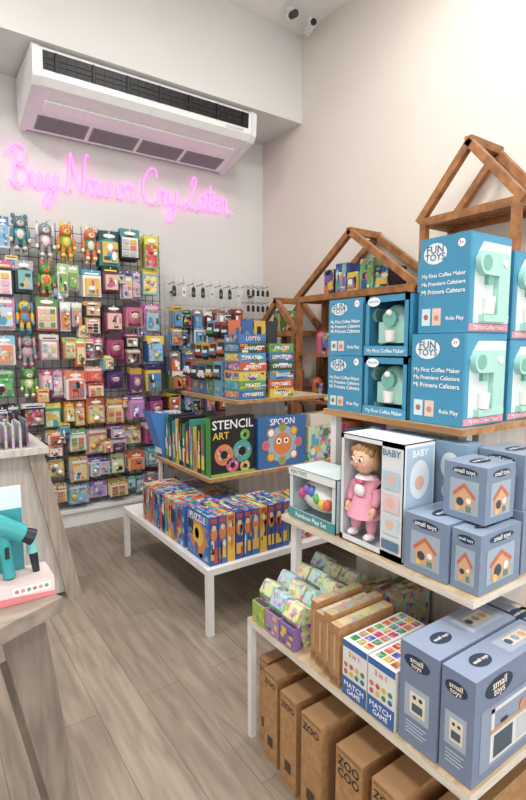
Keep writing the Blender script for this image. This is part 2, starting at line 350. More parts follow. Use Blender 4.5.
def slot2(b,x,zt,w,h,spec,yf,rg):
    b.cyl((x,yg,zt-.008),(x,yf-.04,zt-.003),.0025,.0025,mat('#b8b8b8',.3,1),n=6)
    for i in range(rg.randint(3,5)):
        xx=x+rg.uniform(-.01,.01); zz=zt-rg.uniform(0,.016)
        if spec[0]=='B':
            if i<2: bag(b,xx,yf+.06*i,zz,w,h,*spec[1:],rg)
        else: card(b,xx,yf+.04*i,zz,w,h,spec[1],spec[2],spec[3],rg,i==0)
C=lambda a,b_,c:('C',a,b_,c)
G_=lambda a,b_,c:('B',a,b_,c)
P_=lambda a,b_,c,e='round':('P',a,b_,c,e)
cols=[.58,.75,.92,1.09,1.26,1.43,1.6,1.78]
rows=[
(2.46,.27,[C('#cfdbe2','#2f76a8','#79aad0'),P_('#5d7f8a','#3a8f94','#d8d0c4'),P_('#8d9298','#b8a0a0','#e2dcd6','long'),P_('#d8762a','#7cb63e','#e0c848','horn'),P_('#d86c30','#2a9790','#f0d8b0','horn'),C('#2a8f90','#1c4950','#d8b24a'),C('#232327','#3a8a90','#b8b8b8'),C('#7cb04a','#d8c83a','#d04a3a')]),
(2.15,.25,[C('#1f1f24','#c9488f','#e0a0c0'),C('#3a3a40','#a8a8ac','#6ab0a8'),P_('#3a983c','#e0c848','#d8663a','horn'),C('#e8e6e0','#a8c890','#7aa648'),C('#e8e8e4','#4a98b8','#e0b040'),C('#6a2e3a','#2c2028','#d8b8a0'),C('#c9c9c9','#6c4490','#d6a8c8'),C('#6fb2b8','#e1c44a','#e3d790')]),
(1.86,.25,[C('#e8e0d6','#c27a9a','#b8c8d0'),P_('#d8b83c','#c2602c','#4a90b8','long'),C('#a33e3e','#5a8f4a','#e2b290'),C('#98bdd0','#e8e8e8','#d87a3a'),C('#26201c','#ba9060','#d0a880'),C('#7f2f50','#2e2028','#e0b8a8'),G_('#b7607a','#422a3c','#e4c4b0'),C('#d3b8c2','#b0508a','#8ac0c8')]),
(1.58,.24,[C('#dedad4','#80b8d0','#d6784a'),P_('#7f878e','#a8adb2','#d894a0','long'),C('#c8808e','#d8d0c8','#8fa8a8'),C('#d26c40','#b8c860','#e2d0a0'),C('#e4e2de','#d05a8a','#7a4a3a'),G_('#983c62','#4a1f38','#e0b8a8'),C('#26262e','#b8508a','#d8c8b0'),C('#2c4a8a','#e3c24a','#8ac0e0')]),
(1.31,.23,[C('#d4e0d0','#3a904a','#60b060'),P_('#5aa04a','#a8c860','#e8e0c0'),C('#e0b0bc','#b84a6a','#e4d0d0'),C('#e8e4e0','#e07a5a','#d8604a'),C('#d8604a','#e4b8a8','#d84a40'),G_('#5a3470','#2a1a40','#d8b8b0'),G_('#6a4280','#c09838','#e0b8b0'),C('#e2b82a','#3a3a8a','#3a7ac0')]),
(1.05,.22,[C('#e8e8e4','#1a1a1e','#303034'),C('#18181c','#d8d8d8','#a83a3a'),C('#3a9f98','#e3d04a','#d8e0c0'),C('#d8a83a','#c8602a','#e4d4a0'),C('#d89040','#a8482a','#e4c880'),C('#d0b040','#c06a30','#e0d890'),C('#c890b0','#6a4a90','#b880c8'),G_('#a04880','#4a2a50','#f0c8b8')]),
(.8,.2,[C('#ded8d0','#a84a3a','#5a7a4a'),C('#c8b890','#7a5a30','#a0c090'),C('#e4e0d8','#d09040','#c8583a'),C('#dcd8d0','#70a060','#b89060'),C('#c8d0d0','#b86a4a','#d0b890'),C('#5a3a5a','#b88ac0','#d8c8d8'),C('#dccc8a','#a8803a','#e0d8b0'),C('#b65a84','#e0d0d8','#98306a')]),
(.57,.19,[C('#3a7a8a','#d0d8d8','#68b0b8'),C('#e4e0d8','#4a6aa0','#78a8c8'),C('#d8b040','#3a5a8a','#e0d080'),C('#e4e2dc','#c8a050','#e0c890'),C('#d8d4e0','#6a5aa0','#b8a8d0'),C('#a8c090','#5a7a3a','#d0d8b0'),C('#e0b890','#b8582a','#d87a40'),C('#98c0c8','#3a7a90','#d0e0e0')]),
(.36,.16,[C('#c8c0b8','#7a6a5a','#a09080'),C('#b090c0','#6a4a8a','#d0c0d0'),C('#e0d8c0','#c09040','#d8b860'),C('#b8d0d8','#4a80a0','#80b8d8'),C('#c8b8d8','#8a60a0','#b890c8'),C('#d8c8a0','#a0803a','#e0d8b8'),C('#50a0a8','#2a6070','#b0d0d0'),C('#d0d0d0','#904a50','#b88090')])]
b=B('hanging_toy_packs')
for zt,h,sp in rows:
    for x,s in zip(cols,sp):
        slot(b,x,zt,.155,h,s)
for zt,h in((2.42,.26),(2.1,.24),(1.8,.22),(1.5,.22)):
    slot(b,.42,zt,.13,h,C('#c0ccd4','#4a6a8a','#a0b8c8'))
for x,zt in((.66,2.2),(1.0,2.0),(1.18,1.72),(1.52,2.2),(1.35,1.45),(.84,1.2),(1.69,1.72),(1.52,1.12),(1.0,.92),(1.35,.72)):
    slot(b,x,zt-.05,.08,.12,C(R.choice(['#e8e4dc','#d8583a','#58a8b8']),R.choice(['#e2b82a','#7a4a90']),R.choice(['#e2c890','#3a8ab0'])))
b.done()
b=B('hanging_toy_car_packs')
carpal=['#c06028','#2a5a90','#c8a030','#30303a','#4a7840','#a03028','#5a98b8','#6a6a78','#1c1c22','#d8d4cc','#8a8478']
for zt in(1.84,1.66,1.46,1.26,1.04,.8,.55):
    for i in range(7):
        x=2.0+i*.115; slot(b,x,zt,.1,.19,C(R.choice(carpal),R.choice(carpal),R.choice(['#30303a','#c8c8d0','#d06020','#4a90c8'])))
b.done()
b=B('keychain_display')
for zt in(2.09,1.93,1.76,1.58):
    for i in range(5):
        x=2.86+i*.06
        b.cyl((x,yg,zt),(x,yg-.14,zt+.01),.003,.003,mat('#202022'),n=6)
        F=Frame((x-.018,yg-.13,zt-.09),(1,0,0),(0,0,1)); b.poly(F,[(0,0),(.036,0),(.036,.05),(.018,.07),(0,.05)],mat('#26262a'))
for i in range(8):
    x=2.04+i*.1; zt=2.07
    b.cyl((x,yg,zt),(x,yg-.14,zt+.01),.003,.003,mat('#202022'),n=6)
    F=Frame((x-.02,yg-.13,zt-.12),(1,0,0),(0,0,1)); b.poly(F,[(0,0),(.04,0),(.04,.08),(.02,.105),(0,.08)],mat(['#303036','#e0d8d0','#303036'][i%3])); b.disc(F,.02,.04,.012,mat('#4a9a5a'),.002)
b.done()

# ---------------- DISPLAY UNIT A (rear, tiered) ----------------
def tier(b,x0,y0,x1,y1,z,t=.022,m=WHITE,e=WHITE,leg=0,zb=0):
    b.box(x0,y0,z-t,x1,y1,z,m,F=e,L=e,R=e,K=e)
    for x in(x0,x1-leg):
        for y in(y0,y1-leg):
            if leg: b.box(x,y,zb,x+leg,y+leg,z-t,WHITE)
b=B('tiered_display_table')
tier(b,1.17,2.17,2.6,3.42,.36,.035,WHITE,WHITE,.035)
tier(b,1.40,2.56,2.45,3.40,.71,.022,BOARD,WOODY)
tier(b,1.62,2.60,2.35,3.38,1.16,.022,BOARD,WOODY)
b.box(1.7,2.72,.36,2.2,3.2,.688,PALE); b.box(1.86,2.82,.71,2.15,3.15,1.138,PALE)
for x in(1.42,2.4): b.box(x,3.34,.36,x+.02,3.36,.688,WHITE)
b.done(.002)
PUZ=['#1f56a8','#d86a22','#e2b52e','#c23a2c','#2a90b8','#3f8848','#e4dfd2','#6a3a7a','#1a2a50']
b=B('puzzle_boxes')
for i in range(10):
    x=1.2+i*.052; c=['#1f4f9f','#2563b5','#d8a52c','#1c4690'][i%4]
    z1=.62
    b.box(x,2.2,.362,x+.047,2.46,z1,mat(c),T=busy(c,60,.6)) 
    F=FF(x,2.2,.362,0,0,0); b.rect(F,.004,.03,.043,.09,mat('#e2b52e')); b.disc(F,.0235,.17,.02,mat('#d87a22'),.0016,.04,12); b.disc(F,.0235,.2,.013,mat('#e3c9a0'),.002,.016,10); b.rect(F,.006,.225,.041,.25,mat('#c23a2c'),.0016); collage(b,F,.047,.25,PUZ,4,R,.5)
    Ft=FT(x,2.2,.362,0,0,z1); collage(b,Ft,.047,.26,PUZ,5)
F=FL(1.2,2.2,.362,1.2,2.46,.62)
b.rect(F,.01,.01,.25,.25,busy('#2f70c0',45,.3))
b.disc(F,.13,.12,.09,mat('#d87a2a'),.0016); b.disc(F,.13,.13,.06,mat('#e2b52e'),.002); b.text(F,'PUZZLE',.13,.225,.05,mat('#ffffff'),.0036); collage(b,F,.25,.2,PUZ,7)
b.done()
b=B('puzzle_boxes')
for i in range(7):
    y=2.5+i*.088; c=['#2f62b0','#c8602a','#d8a434','#243a78'][i%4]
    b.box(1.2,y,.362,1.42,y+.082,.60,mat(c),T=busy(c,60,.6),L=busy(c,50,.5)); F=FL(1.2,y,.362,1.2,y+.082,.6); collage(b,F,.082,.24,PUZ,9,R,.6); Ft=FT(1.2,y,.362,0,0,.6); collage(b,Ft,.22,.082,PUZ,6)
for i in range(6):
    y=2.52+i*.1; c=['#d8a434','#2f62b0','#a83a2c'][i%3]; b.box(1.44,y,.362,1.66,y+.09,.56,mat(c),T=busy(c,60,.6))
b.done()
b=B('board_game_boxes')
for i in range(9):
    x=1.75+i*.075; c=['#d8952c','#b84a2a','#e0b850','#3a6a4a'][i%4]
    b.box(x,2.22,.362,x+.07,2.48,.585,busy(c,60,.5)); F=FF(x,2.22,.362,0,0,0); collage(b,F,.07,.21,PUZ+['#d8952c'],9,R,.55); Ft=FT(x,2.22,.362,0,0,.585); collage(b,Ft,.07,.26,PUZ,7)
b.done()
b=B('stencil_art_box')
a=(1.42,2.58,.712,1.73,2.64,1.07); b.box(*a,mat('#1b1b20'),L=mat('#3a8a3a')); F=FF(*a)
b.text(F,'STENCIL',.155,.31,.08,mat('#f4f4f0'),w=.29); b.text(F,'ART',.07,.245,.06,mat('#e2c43a'))
for x,y,r,c in((.09,.13,.065,'#e07a2a'),(.22,.14,.07,'#3fa098'),(.15,.06,.045,'#d2508a'),(.24,.045,.035,'#e2c43a'),(.24,.24,.035,'#6ab04a')):
    b.disc(F,x,y,r,mat(c),.0015); b.disc(F,x,y,r*.75,busy(c,90,.6),.002); b.disc(F,x,y,r*.4,mat('#1b1b20'),.0025)
b.rect(F,.0,.0,.31,.018,mat('#8ab83a'),.003); b.done()
b=B('magnetic_play_box')
a=(1.76,2.58,.712,2.14,2.64,1.04); b.box(*a,mat('#1e68a8')); F=FF(*a)
b.disc(F,.19,.15,.12,mat('#7fc0da'),.0012); b.disc(F,.19,.15,.075,mat('#e07a2a'),.0018); b.disc(F,.16,.17,.02,mat('#ffffff'),.0024); b.disc(F,.22,.17,.02,mat('#ffffff'),.0024); b.disc(F,.16,.17,.01,mat('#111111'),.003); b.disc(F,.22,.17,.01,mat('#111111'),.003)
for i in range(8):
    t=i*math.pi/4; b.disc(F,.19+.13*math.cos(t),.15+.11*math.sin(t),.032,mat('#e07a2a'),.002); b.disc(F,.19+.13*math.cos(t),.15+.11*math.sin(t),.022,mat(['#d2508a','#e2c43a','#6ab04a','#ffffff'][i%4]),.0026)
b.text(F,'SPOON',.19,.295,.06,mat('#ffffff')); b.done()
b=B('animal_puzzle_box')
a=(2.17,2.58,.712,2.42,2.7,.95); b.box(*a,busy('#c8d8b0',40,.6)); F=FF(*a); collage(b,F,.25,.23,['#58a8c8','#e0b040','#d0584a','#e8e4d8','#4a8a4a'],10); b.box(2.19,2.58,.952,2.4,2.7,1.03,mat('#d8d0c0')); b.done()
b=B('activity_boxes')
yy=2.66
for i in range(11):
    c=['#2f7a3a','#1b1b20','#c8b03a','#2a8a7a','#1c2a4a'][i%5]; zz=1.03-.02*(i%3)
    b.box(1.42,yy,.712,1.6,yy+.042,zz,mat(c)); F=FL(1.42,yy,.712,1.42,yy+.042,1.02)
    b.rect(F,.004,.03,.038,.12,mat(R.choice(['#e4e4e0','#e2c43a','#8ab83a']))); collage(b,F,.042,.28,['#e4e4e0','#e2c43a','#d8602a','#3aa0b8','#d2508a'],6,R,.5)
    yy+=.052
for i in range(6): b.box(1.62,2.68+i*.09,.712,1.83,2.75+i*.09,.98,mat(['#2f7a3a','#d8602a','#1c2a4a'][i%3]))
b.done()
b=B('blue_display_bin')
bl=mat('#2a74c0'); y0,y1=3.25,3.385
vs=[(1.42,y0,.713),(1.56,y0,.713),(1.62,y0,1.0),(1.32,y0,1.04),(1.42,y1,.713),(1.56,y1,.713),(1.62,y1,1.0),(1.32,y1,1.04)]
b.add(vs,[(0,1,5,4),(0,1,2,3),(1,5,6,2),(5,4,7,6),(4,0,3,7)],bl)
for i in range(5): b.box(1.40+i*.035,3.27,.74,1.42+i*.035,3.36,1.03,mat(R.choice(['#e4e4e0','#7fb0e0','#d8d8d8'])))
b.done()
b=B('board_game_stack')
for k,(xa,xb) in enumerate(((1.65,1.86),(1.875,2.08))):
    z=1.162
    for i in range(7-k):
        h=.057; c=['#2a70b0','#58a048','#d8c23a','#c84a2a','#3a8ac0','#2f5a3a'][(i+k*2)%6]; dx=R.uniform(-.006,.006)
        a=(xa+dx,2.62,z,xb+dx-.012,2.8,z+h); b.box(*a,mat(c),T=busy(c)); F=FF(*a); w=xb-xa-.012
        collage(b,F,w,h,PUZ,8,R,.3); b.text(F,R.choice(['BINGO','LOTTO','ANIMALS','OPPOSITES','PIRATES']),w/2,h/2,.032,mat('#ffffff'),.0045,w*.8)
        b.rect(FL(*a),.01,.01,.17,.05,busy(R.choice(PUZ),50,.5)); z+=h+.001
b.done()
b=B('toy_vehicle_packs')
for row,(xx,hh) in enumerate(((1.65,.24),(1.74,.38),(1.84,.52))):
    y=2.84
    while y<3.34:
        c=R.choice(carpal); h2=hh-R.uniform(0,.03); a=(xx,y,1.162,xx+.04,y+.1,1.162+h2); b.box(*a,mat(c)); F=FL(*a)
        b.rect(F,.008,h2-.12,.092,h2-.02,mat('#2a2a30',.2),.001)
        Fm=F@Matrix.Translation((.012,h2-.1,.002)); b.box(.0,.0,0,.075,.03,.02,mat(R.choice(carpal)),Fm); b.box(.015,.03,0,.055,.05,.018,mat('#c8e0f0'),Fm); b.cyl((.018,0,0),(.018,0,.022),.012,.012,mat('#111111'),Fm,8); b.cyl((.058,0,0),(.058,0,.022),.012,.012,mat('#111111'),Fm,8)
        collage(b,F,.1,h2-.12,carpal,5,R,.4)
        if y<2.9:
            Ff=FF(*a); b.rect(Ff,.004,.01,.036,h2-.02,busy(c,60,.6),.001)
        y+=.108
for i in range(4):
    x=1.7+i*.1; h2=.5; b.box(x,2.83,1.162,x+.09,2.838,1.162+h2,mat(carpal[i])) ; F=FF(x,2.83,1.162,0,0,0); collage(b,F,.09,h2,carpal,8,R,.5)
b.done()

# ---------------- HOUSE SHELVES ----------------
def house(yc,hw,ze,zp,shelves,fill):
    b=B('house_shaped_shelf'); xa,xb=2.85,3.15; t=.045
    for x in(xa,xb):
        for sy in(-1,1):
            y=yc+sy*(hw-t/2)
            b.box(x-t/2,y-t/2,0,x+t/2,y+t/2,ze,FRAME)
            b.beam((x,yc+sy*(hw+.02),ze-.02),(x,yc-sy*.012,zp),.05,t,FRAME,ref=(1,0,0))
        b.box(x-t/2,yc-hw+t,ze-.05,x+t/2,yc+hw-t,ze,FRAME)
    b.box(xa-t/2,yc-.025,zp-.03,xb+t/2,yc+.025,zp+.02,FRAME)
    for sy in(-1,1):
        y=yc+sy*(hw-t/2); b.box(xa+t/2,y-t/2,ze-.05,xb-t/2,y+t/2,ze,FRAME)
    for z in shelves+[ze]:
        b.box(xa-t/2+.002,yc-hw+t,z-.02,xb+t/2-.002,yc+hw-t,z,FRAME)
    b.box(xb+t/2+.002,yc-hw+.01,.0,xb+t/2+.01,yc+hw-.01,ze-.03,mat('#e2d8cc',.8))
    b.done(.003)
    f=B('shelf_toys'); 
    pal=['#c8507a','#3a90b0','#d8b230','#6a9a4a','#d0602a','#e0dcd4','#7a5a98','#a83830','#70b0a8','#2c4a8a','#b8926a','#8a6a4a','#26262c']
    for z in shelves+([ze] if fill else []):
        y=yc-hw+.1
        while y<yc+hw-.12:
            k=R.random(); wv=R.uniform(.1,.16)
            if z==ze and abs(y-yc)>hw*.55: y+=wv; continue
            if k<.5:
                hh=R.uniform(.14,.24); a=(2.88,y-wv/2+.005,z+.001,3.08,y+wv/2-.005,z+hh); c=R.choice(pal); f.box(*a,mat(c),L=busy(c,40,.5)); F=FL(*a)
                f.rect(F,.01,hh*.15,wv-.02,hh*.7,mat(R.choice(pal))); collage(f,F,wv-.01,hh,pal,7,R,.5)
            elif k<.85: plush(f,2.95,y,z+.0,R.uniform(.16,.24),R.choice(pal),R.choice(['#e4dfd6','#e2c0b0','#d8d090']),R.choice(['round','long','horn']),'-X')
            else:
                c=mat(R.choice(pal)); f.cyl((2.95,y,z+.001),(2.95,y,z+.14),.045,.05,c); f.sph((2.95,y,z+.15),.05,mat(R.choice(pal)))
            y+=wv+.01
    return f
f=house(1.905,.335,2.33,2.73,[.4,.85,1.3,1.75],False); f.done()
f=house(2.91,.64,1.92,2.38,[.3,.66,1.02,1.42],True)
plush(f,2.86,3.36,.66,.26,'#f4f2ee','#1c1c1c','round','-X'); f.done()
f=house(3.87,.3,1.63,1.92,[.3,.7,1.1,],True); f.done()

# ---------------- DISPLAY UNIT B (front, tiered) ----------------
b=B('tiered_display_table')
EDGE=noisemat('board_edge','#d0c6b8','#e0d9cc',(3,3,20),4)
tier(b,.98,.585,2.4,1.51,.48,.025,BOARD,EDGE,.024)
tier(b,1.146,.70,2.25,1.52,.845,.022,BOARD,EDGE)
tier(b,1.356,.89,2.1,1.52,1.245,.022,BOARD,WOODY)
b.box(1.44,.82,.48,1.9,1.40,.823,PALE); b.box(1.62,1.0,.845,1.95,1.42,1.223,PALE)
b.box(1.17,1.46,.48,1.2,1.49,.823,WHITE)
b.box(1.38,1.47,.845,1.41,1.5,1.223,WHITE); b.box(1.44,.93,.845,1.47,.96,1.223,WHITE)
b.done(.002)

BLU='#2f8fb6'
def textface(b,F,w,h):
    b.disc(F,w*.32,h*.83,w*.24,mat('#eef2f4'),.001,h*.11); b.text(F,'FUN',w*.32,h*.87,.034,mat('#1b5f88'),.002); b.text(F,'TOYS',w*.32,h*.79,.03,mat('#1b5f88'),.002)
    for i,t in enumerate(('My First Coffee Maker','Ma Premiere Cafetiere','Mi Primera Cafetera')):
        b.text(F,t,w*.5,h*(.6-.085*i),.03,mat('#ffffff'),.002,w*.88)
    b.disc(F,w*.84,h*.9,w*.07,mat('#ffffff'),.001); b.text(F,'3+',w*.84,h*.9,.016,mat('#c83a5a'),.002)
    for i in range(2): b.rect(F,w*(.08+.22*i),h*.08,w*(.26+.22*i),h*.26,mat(['#cfe6ee','#e8c8b8'][i]))
    b.disc(F,w*.17,h*.17,w*.05,mat('#a8704a'),.0016); b.disc(F,w*.39,h*.16,w*.05,mat('#c88a6a'),.0016); b.text(F,'Role Play',w*.76,h*.15,.022,mat('#ffffff'),.002,w*.35)
def makerfig(b,F,w,h,d=.03):
    T=F; mn=mat('#a9dccf',.3); gd=mat('#6fb3a6',.3)
    b.box(w*.18,h*.08,0,w*.85,h*.16,d,mn,T); b.box(w*.55,h*.16,0,w*.85,h*.86,d*.9,mn,T)
    b.box(w*.16,h*.6,0,w*.56,h*.86,d*1.0,mn,T); b.cyl((w*.2,h*.73,d*.1),(w*.2,h*.73,d*1.1),h*.13,h*.13,mn,T)
    b.cyl((w*.2,h*.73,d*1.1),(w*.2,h*.73,d*1.15),h*.09,h*.09,gd,T)
    b.box(w*.3,h*.5,0,w*.42,h*.6,d*.7,gd,T); b.cyl((w*.36,h*.17,d*.5),(w*.36,h*.36,d*.5),w*.08,w*.1,mat('#f4f0e8'),T)
    b.cyl((w*.7,h*.75,d*.9),(w*.7,h*.75,d*1.1),w*.06,w*.06,mat('#f4f0e8'),T)
def coffee_box(a):
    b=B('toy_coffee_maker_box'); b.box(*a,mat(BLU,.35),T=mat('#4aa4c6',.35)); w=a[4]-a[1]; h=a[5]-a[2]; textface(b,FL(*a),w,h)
    F=FF(*a); wx=a[3]-a[0]; b.rect(F,.006,.006,wx-.006,h-.006,mat('#3496ba')); b.poly(F,[(wx*.12,h*.1),(wx*.98,h*.1),(wx*.98,h*.92),(wx*.3,h*.92),(wx*.12,h*.75)],mat('#d9e6e4'),.0012)
    makerfig(b,F@Matrix.Translation((wx*.08,h*.04,.001)),wx*.9,h*.9,.02)
    b.rect(F,wx*.02,h*.02,wx*.98,h*.09,mat('#e88aa0'),.0018); b.text(F,'My First Coffee Maker',wx*.5,h*.055,.018,mat('#ffffff'),.0024,wx*.8)
    b.rect(FT(*a),.01,.01,wx-.01,w*.3,mat('#ffffff')); b.done()
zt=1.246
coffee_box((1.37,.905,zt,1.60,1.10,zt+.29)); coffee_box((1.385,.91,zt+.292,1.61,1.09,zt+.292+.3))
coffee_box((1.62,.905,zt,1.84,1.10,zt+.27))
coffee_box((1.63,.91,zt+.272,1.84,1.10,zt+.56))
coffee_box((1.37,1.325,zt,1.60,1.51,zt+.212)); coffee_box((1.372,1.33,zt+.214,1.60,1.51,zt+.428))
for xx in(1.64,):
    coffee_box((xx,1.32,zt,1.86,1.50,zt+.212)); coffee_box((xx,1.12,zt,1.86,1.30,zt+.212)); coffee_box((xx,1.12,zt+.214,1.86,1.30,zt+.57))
def window_shell(b,a,c,fl,fr,ft,fb,inner='#dfeef0'):
    x0,y0,z0,x1,y1,z1=a; t=.003; m=mat(c,.35)
    b.box(x0,y0,z0,x1,y0+t,z1,m); b.box(x0,y1-t,z0,x1,y1,z1,m); b.box(x0,y0,z0,x1,y1,z0+t,m); b.box(x0,y0,z1-t,x1,y1,z1,m); b.box(x1-t,y0,z0,x1,y1,z1,m)
    b.box(x1-.012,y0+t,z0+t,x1-t,y1-t,z1-t,mat(inner))
    b.box(x0,y1-fl,z0,x0+t,y1,z1,m); b.box(x0,y0,z0,x0+t,y0+fr,z1,m); b.box(x0,y0,z0,x0+t,y1,z0+fb,m); b.box(x0,y0,z1-ft,x0+t,y1,z1,m)
for k in range(2):
    b=B('toy_coffee_maker_box'); z=zt+.216*k; a=(1.37,1.115,z,1.60,1.315,z+.213)
    window_shell(b,a,BLU,.02,.02,.025,.035,'#8cc4d8'); F=FL(*a)@Matrix.Translation((0,0,-.06))
    mn=mat('#a9dccf',.3); gd=mat('#6fb3a6',.3)
    b.sph((.1,.12,0),(.062,.062,.03),mn,F); b.box(.04,.045,-.03,.16,.12,.03,mn,F); b.cyl((.1,.13,.03),(.1,.13,.045),.03,.03,gd,F); b.sph((.1,.15,.045),.012,mat('#f4f0e8'),F); b.cyl((.1,.05,.035),(.1,.09,.035),.018,.024,mat('#f4f0e8'),F)
    F=FL(*a); b.text(F,'My First Coffee Maker',.1,.017,.02,mat('#ffffff'),.0045,.17); b.disc(F,.045,.19,.03,mat('#f2f6f8'),.004,.016); b.text(F,'FUN TOYS',.045,.19,.01,mat('#1b5f88'),.0045)
    b.rect(F,.0,.0,.2,.034,mat('#3a9abf'),.0036)
    b.done()

b=B('play_food_set_box'); a=(1.165,1.235,.847,1.33,1.495,1.04)
window_shell(b,a,'#cfe0e1',.02,.02,.03,.035,'#e8f4f4'); F=FL(*a)
b.rect(F,0,0,.26,.035,mat('#3a95a0'),.0036); b.text(F,'Rainbow Play Set',.13,.017,.025,mat('#ffffff'),.0045,.22); b.rect(F,0,.165,.26,.193,mat('#e8e8e4'),.0036); b.text(F,'FUN TOYS',.06,.179,.02,mat('#1b7f88'),.0045)
Fi=F@Matrix.Translation((0,0,-.055))
b.sph((.13,.095,0),(.11,.058,.045),mat('#f0f0ee'),Fi)
for i,c in enumerate(['#c84a8a','#8a5ab8','#4a70c8','#58b858','#e8c23a','#e05a3a']): b.sph((.06+.028*i,.1+.02*math.sin(i*1.1),.035),(.018,.022,.02),mat(c),Fi,10,7)
b.done()
b=B('doll_box'); a=(1.165,.95,.847,1.31,1.215,1.21)
window_shell(b,a,'#e3e8ec',.014,.085,.016,.02,'#c9d6e0'); F=FL(*a)
b.text(F,'BABY',.22,.33,.035,mat('#5a7fa0'),.0045,.07)
for i,c in enumerate(('#b8d0e0','#e8c8d0','#d0dce4')):
    b.rect(F,.19,.22-.07*i,.252,.275-.07*i,mat(c),.004); b.disc(F,.22,.25-.07*i,.016,mat('#e8c0a8'),.0046)
b.rect(F,.188,.03,.255,.06,mat('#5a7fa0'),.004)
F=FF(*a); b.rect(F,.01,.01,.135,.35,mat('#a9c4d8'),.001); b.disc(F,.07,.25,.045,mat('#e4ecf0'),.0016,.06); b.disc(F,.07,.24,.022,mat('#e8b8a0'),.002); b.disc(F,.07,.12,.04,mat('#e4d8dc'),.0016); b.text(F,'BABY',.07,.33,.03,mat('#ffffff'),.002)
b.done()
d=B('baby_doll'); SK=mat('#f0bf9e',.5); PK=mat('#ea9cb2',.8); HR=mat('#bb8f5c',.8); xc,yc=1.215,1.14; zb=.868
pts=[(0,0,.10),(0,0,.14),(0,0,.19),(0,0,.215),(0,.04,.185),(-.012,.058,.145),(-.025,.055,.11),(0,-.04,.185),(-.012,-.058,.145),(-.025,-.055,.11),(0,.028,.085),(-.012,.034,.045),(-.015,.036,.012),(0,-.028,.085),(-.012,-.034,.045),(-.015,-.036,.012)]
vs,fs=skinmesh(pts,[(0,1),(1,2),(2,3),(2,4),(4,5),(5,6),(2,7),(7,8),(8,9),(0,10),(10,11),(11,12),(0,13),(13,14),(14,15)],[.042,.04,.034,.016,.02,.017,.014,.02,.017,.014,.026,.021,.017,.026,.021,.017])
M=Matrix.Translation((xc,yc,zb)); d.add(vs,fs,PK,M,True)
HM=M@Matrix.Translation((-.008,0,.262))@Matrix.Scale(1.08,4)@Matrix.Translation((0,0,-.262)); 
d.sph((-.003,0,.262),(.041,.041,.046),SK,HM,20,14)
d.sph((.014,0,.271),(.043,.047,.047),HR,HM,20,14)
for i in range(7): t=(i-3)*.012; d.sph((-.026+abs(t)*.35,t,.297-abs(t)*.3),(.014,.009,.015),HR,HM,8,6)
for s in(-1,1):
    d.sph((.0,s*.042,.262),(.014,.009,.032),HR,HM,8,7)
    d.sph((-.040,s*.016,.264),(.005,.008,.0065),mat('#ffffff'),HM,10,7); d.sph((-.0435,s*.016,.264),(.003,.005,.0055),mat('#2f4a6a'),HM,8,6)
    d.sph((-.039,s*.016,.275),(.003,.008,.0014),mat('#8a6038'),HM,8,6)
    d.sph((-.035,s*.024,.248),(.004,.009,.007),mat('#eaa490',.6),HM,8,6)
    d.sph((-.03,s*.056,.098),(.013,.011,.015),SK,M,10,7)
    for q in range(4): d.cyl((-.035-.002*q,s*(.05+.004*q),.09),(-.04,s*(.049+.004*q),.078),.003,.0025,SK,M,6)
    d.cyl((-.03,s*.047,.1),(-.04,s*.04,.092),.004,.003,SK,M,6)
    d.sph((-.025,s*.036,.008),(.024,.016,.012),mat('#f4e8ec',.8),M,10,7)
d.sph((-.044,0,.256),(.005,.005,.0045),SK,HM,8,6); d.sph((-.038,0,.242),(.004,.008,.003),mat('#c8606a'),HM,8,6)
d.cyl((0,0,.135),(0,0,.07),.042,.066,PK,M,18); d.sph((-.036,0,.16),(.012,.022,.022),mat('#f6eef0',.9),M)
d.cyl((0,0,.208),(0,0,.197),.03,.042,mat('#f6eef0',.9),M,16); d.sph((-.04,.0,.19),(.006,.018,.008),mat('#d85a88'),M)
d.done()
GB='#7a8ea8'
def gift_box(name,a):
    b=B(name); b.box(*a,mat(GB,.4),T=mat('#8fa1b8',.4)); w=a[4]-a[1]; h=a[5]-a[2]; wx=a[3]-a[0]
    for F,ww in((FL(*a),w),(FF(*a),wx)):
        b.disc(F,ww*.5,h*.87,ww*.3,mat('#233a55'),.001,h*.07); b.text(F,'small toys',ww*.5,h*.87,.02,mat('#ffffff'),.002,ww*.5)
        b.rect(F,ww*.16,h*.12,ww*.84,h*.72,mat('#a4b2c2')); 
        b.poly(F,[(ww*.28,h*.17),(ww*.72,h*.17),(ww*.72,h*.46),(ww*.5,h*.6),(ww*.28,h*.46)],mat('#d8a880'),.0016); b.poly(F,[(ww*.22,h*.45),(ww*.5,h*.66),(ww*.78,h*.45),(ww*.74,h*.4),(ww*.5,h*.58),(ww*.26,h*.4)],mat('#c8683a'),.002)
        b.disc(F,ww*.42,h*.32,ww*.09,mat('#3a4a5a'),.0024); b.disc(F,ww*.62,h*.36,ww*.06,mat('#f4f0e8'),.0024); b.disc(F,ww*.36,h*.2,ww*.06,mat('#e8c050'),.0026); b.rect(F,ww*.56,h*.17,ww*.68,h*.27,mat('#58908a'),.0026)
    F=FT(*a); b.disc(F,wx*.5,w*.5,wx*.3,mat('#233a55'),.001,w*.16); b.text(F,'small toys',wx*.5,w*.5,.02,mat('#ffffff'),.002,wx*.5)
    b.done()
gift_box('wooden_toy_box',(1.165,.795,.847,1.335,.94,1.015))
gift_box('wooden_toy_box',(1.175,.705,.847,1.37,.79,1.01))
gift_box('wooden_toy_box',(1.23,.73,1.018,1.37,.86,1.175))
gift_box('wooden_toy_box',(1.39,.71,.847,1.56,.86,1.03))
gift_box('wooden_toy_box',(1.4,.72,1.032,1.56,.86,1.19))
gift_box('wooden_toy_box',(1.6,.72,.847,1.78,.88,1.03))
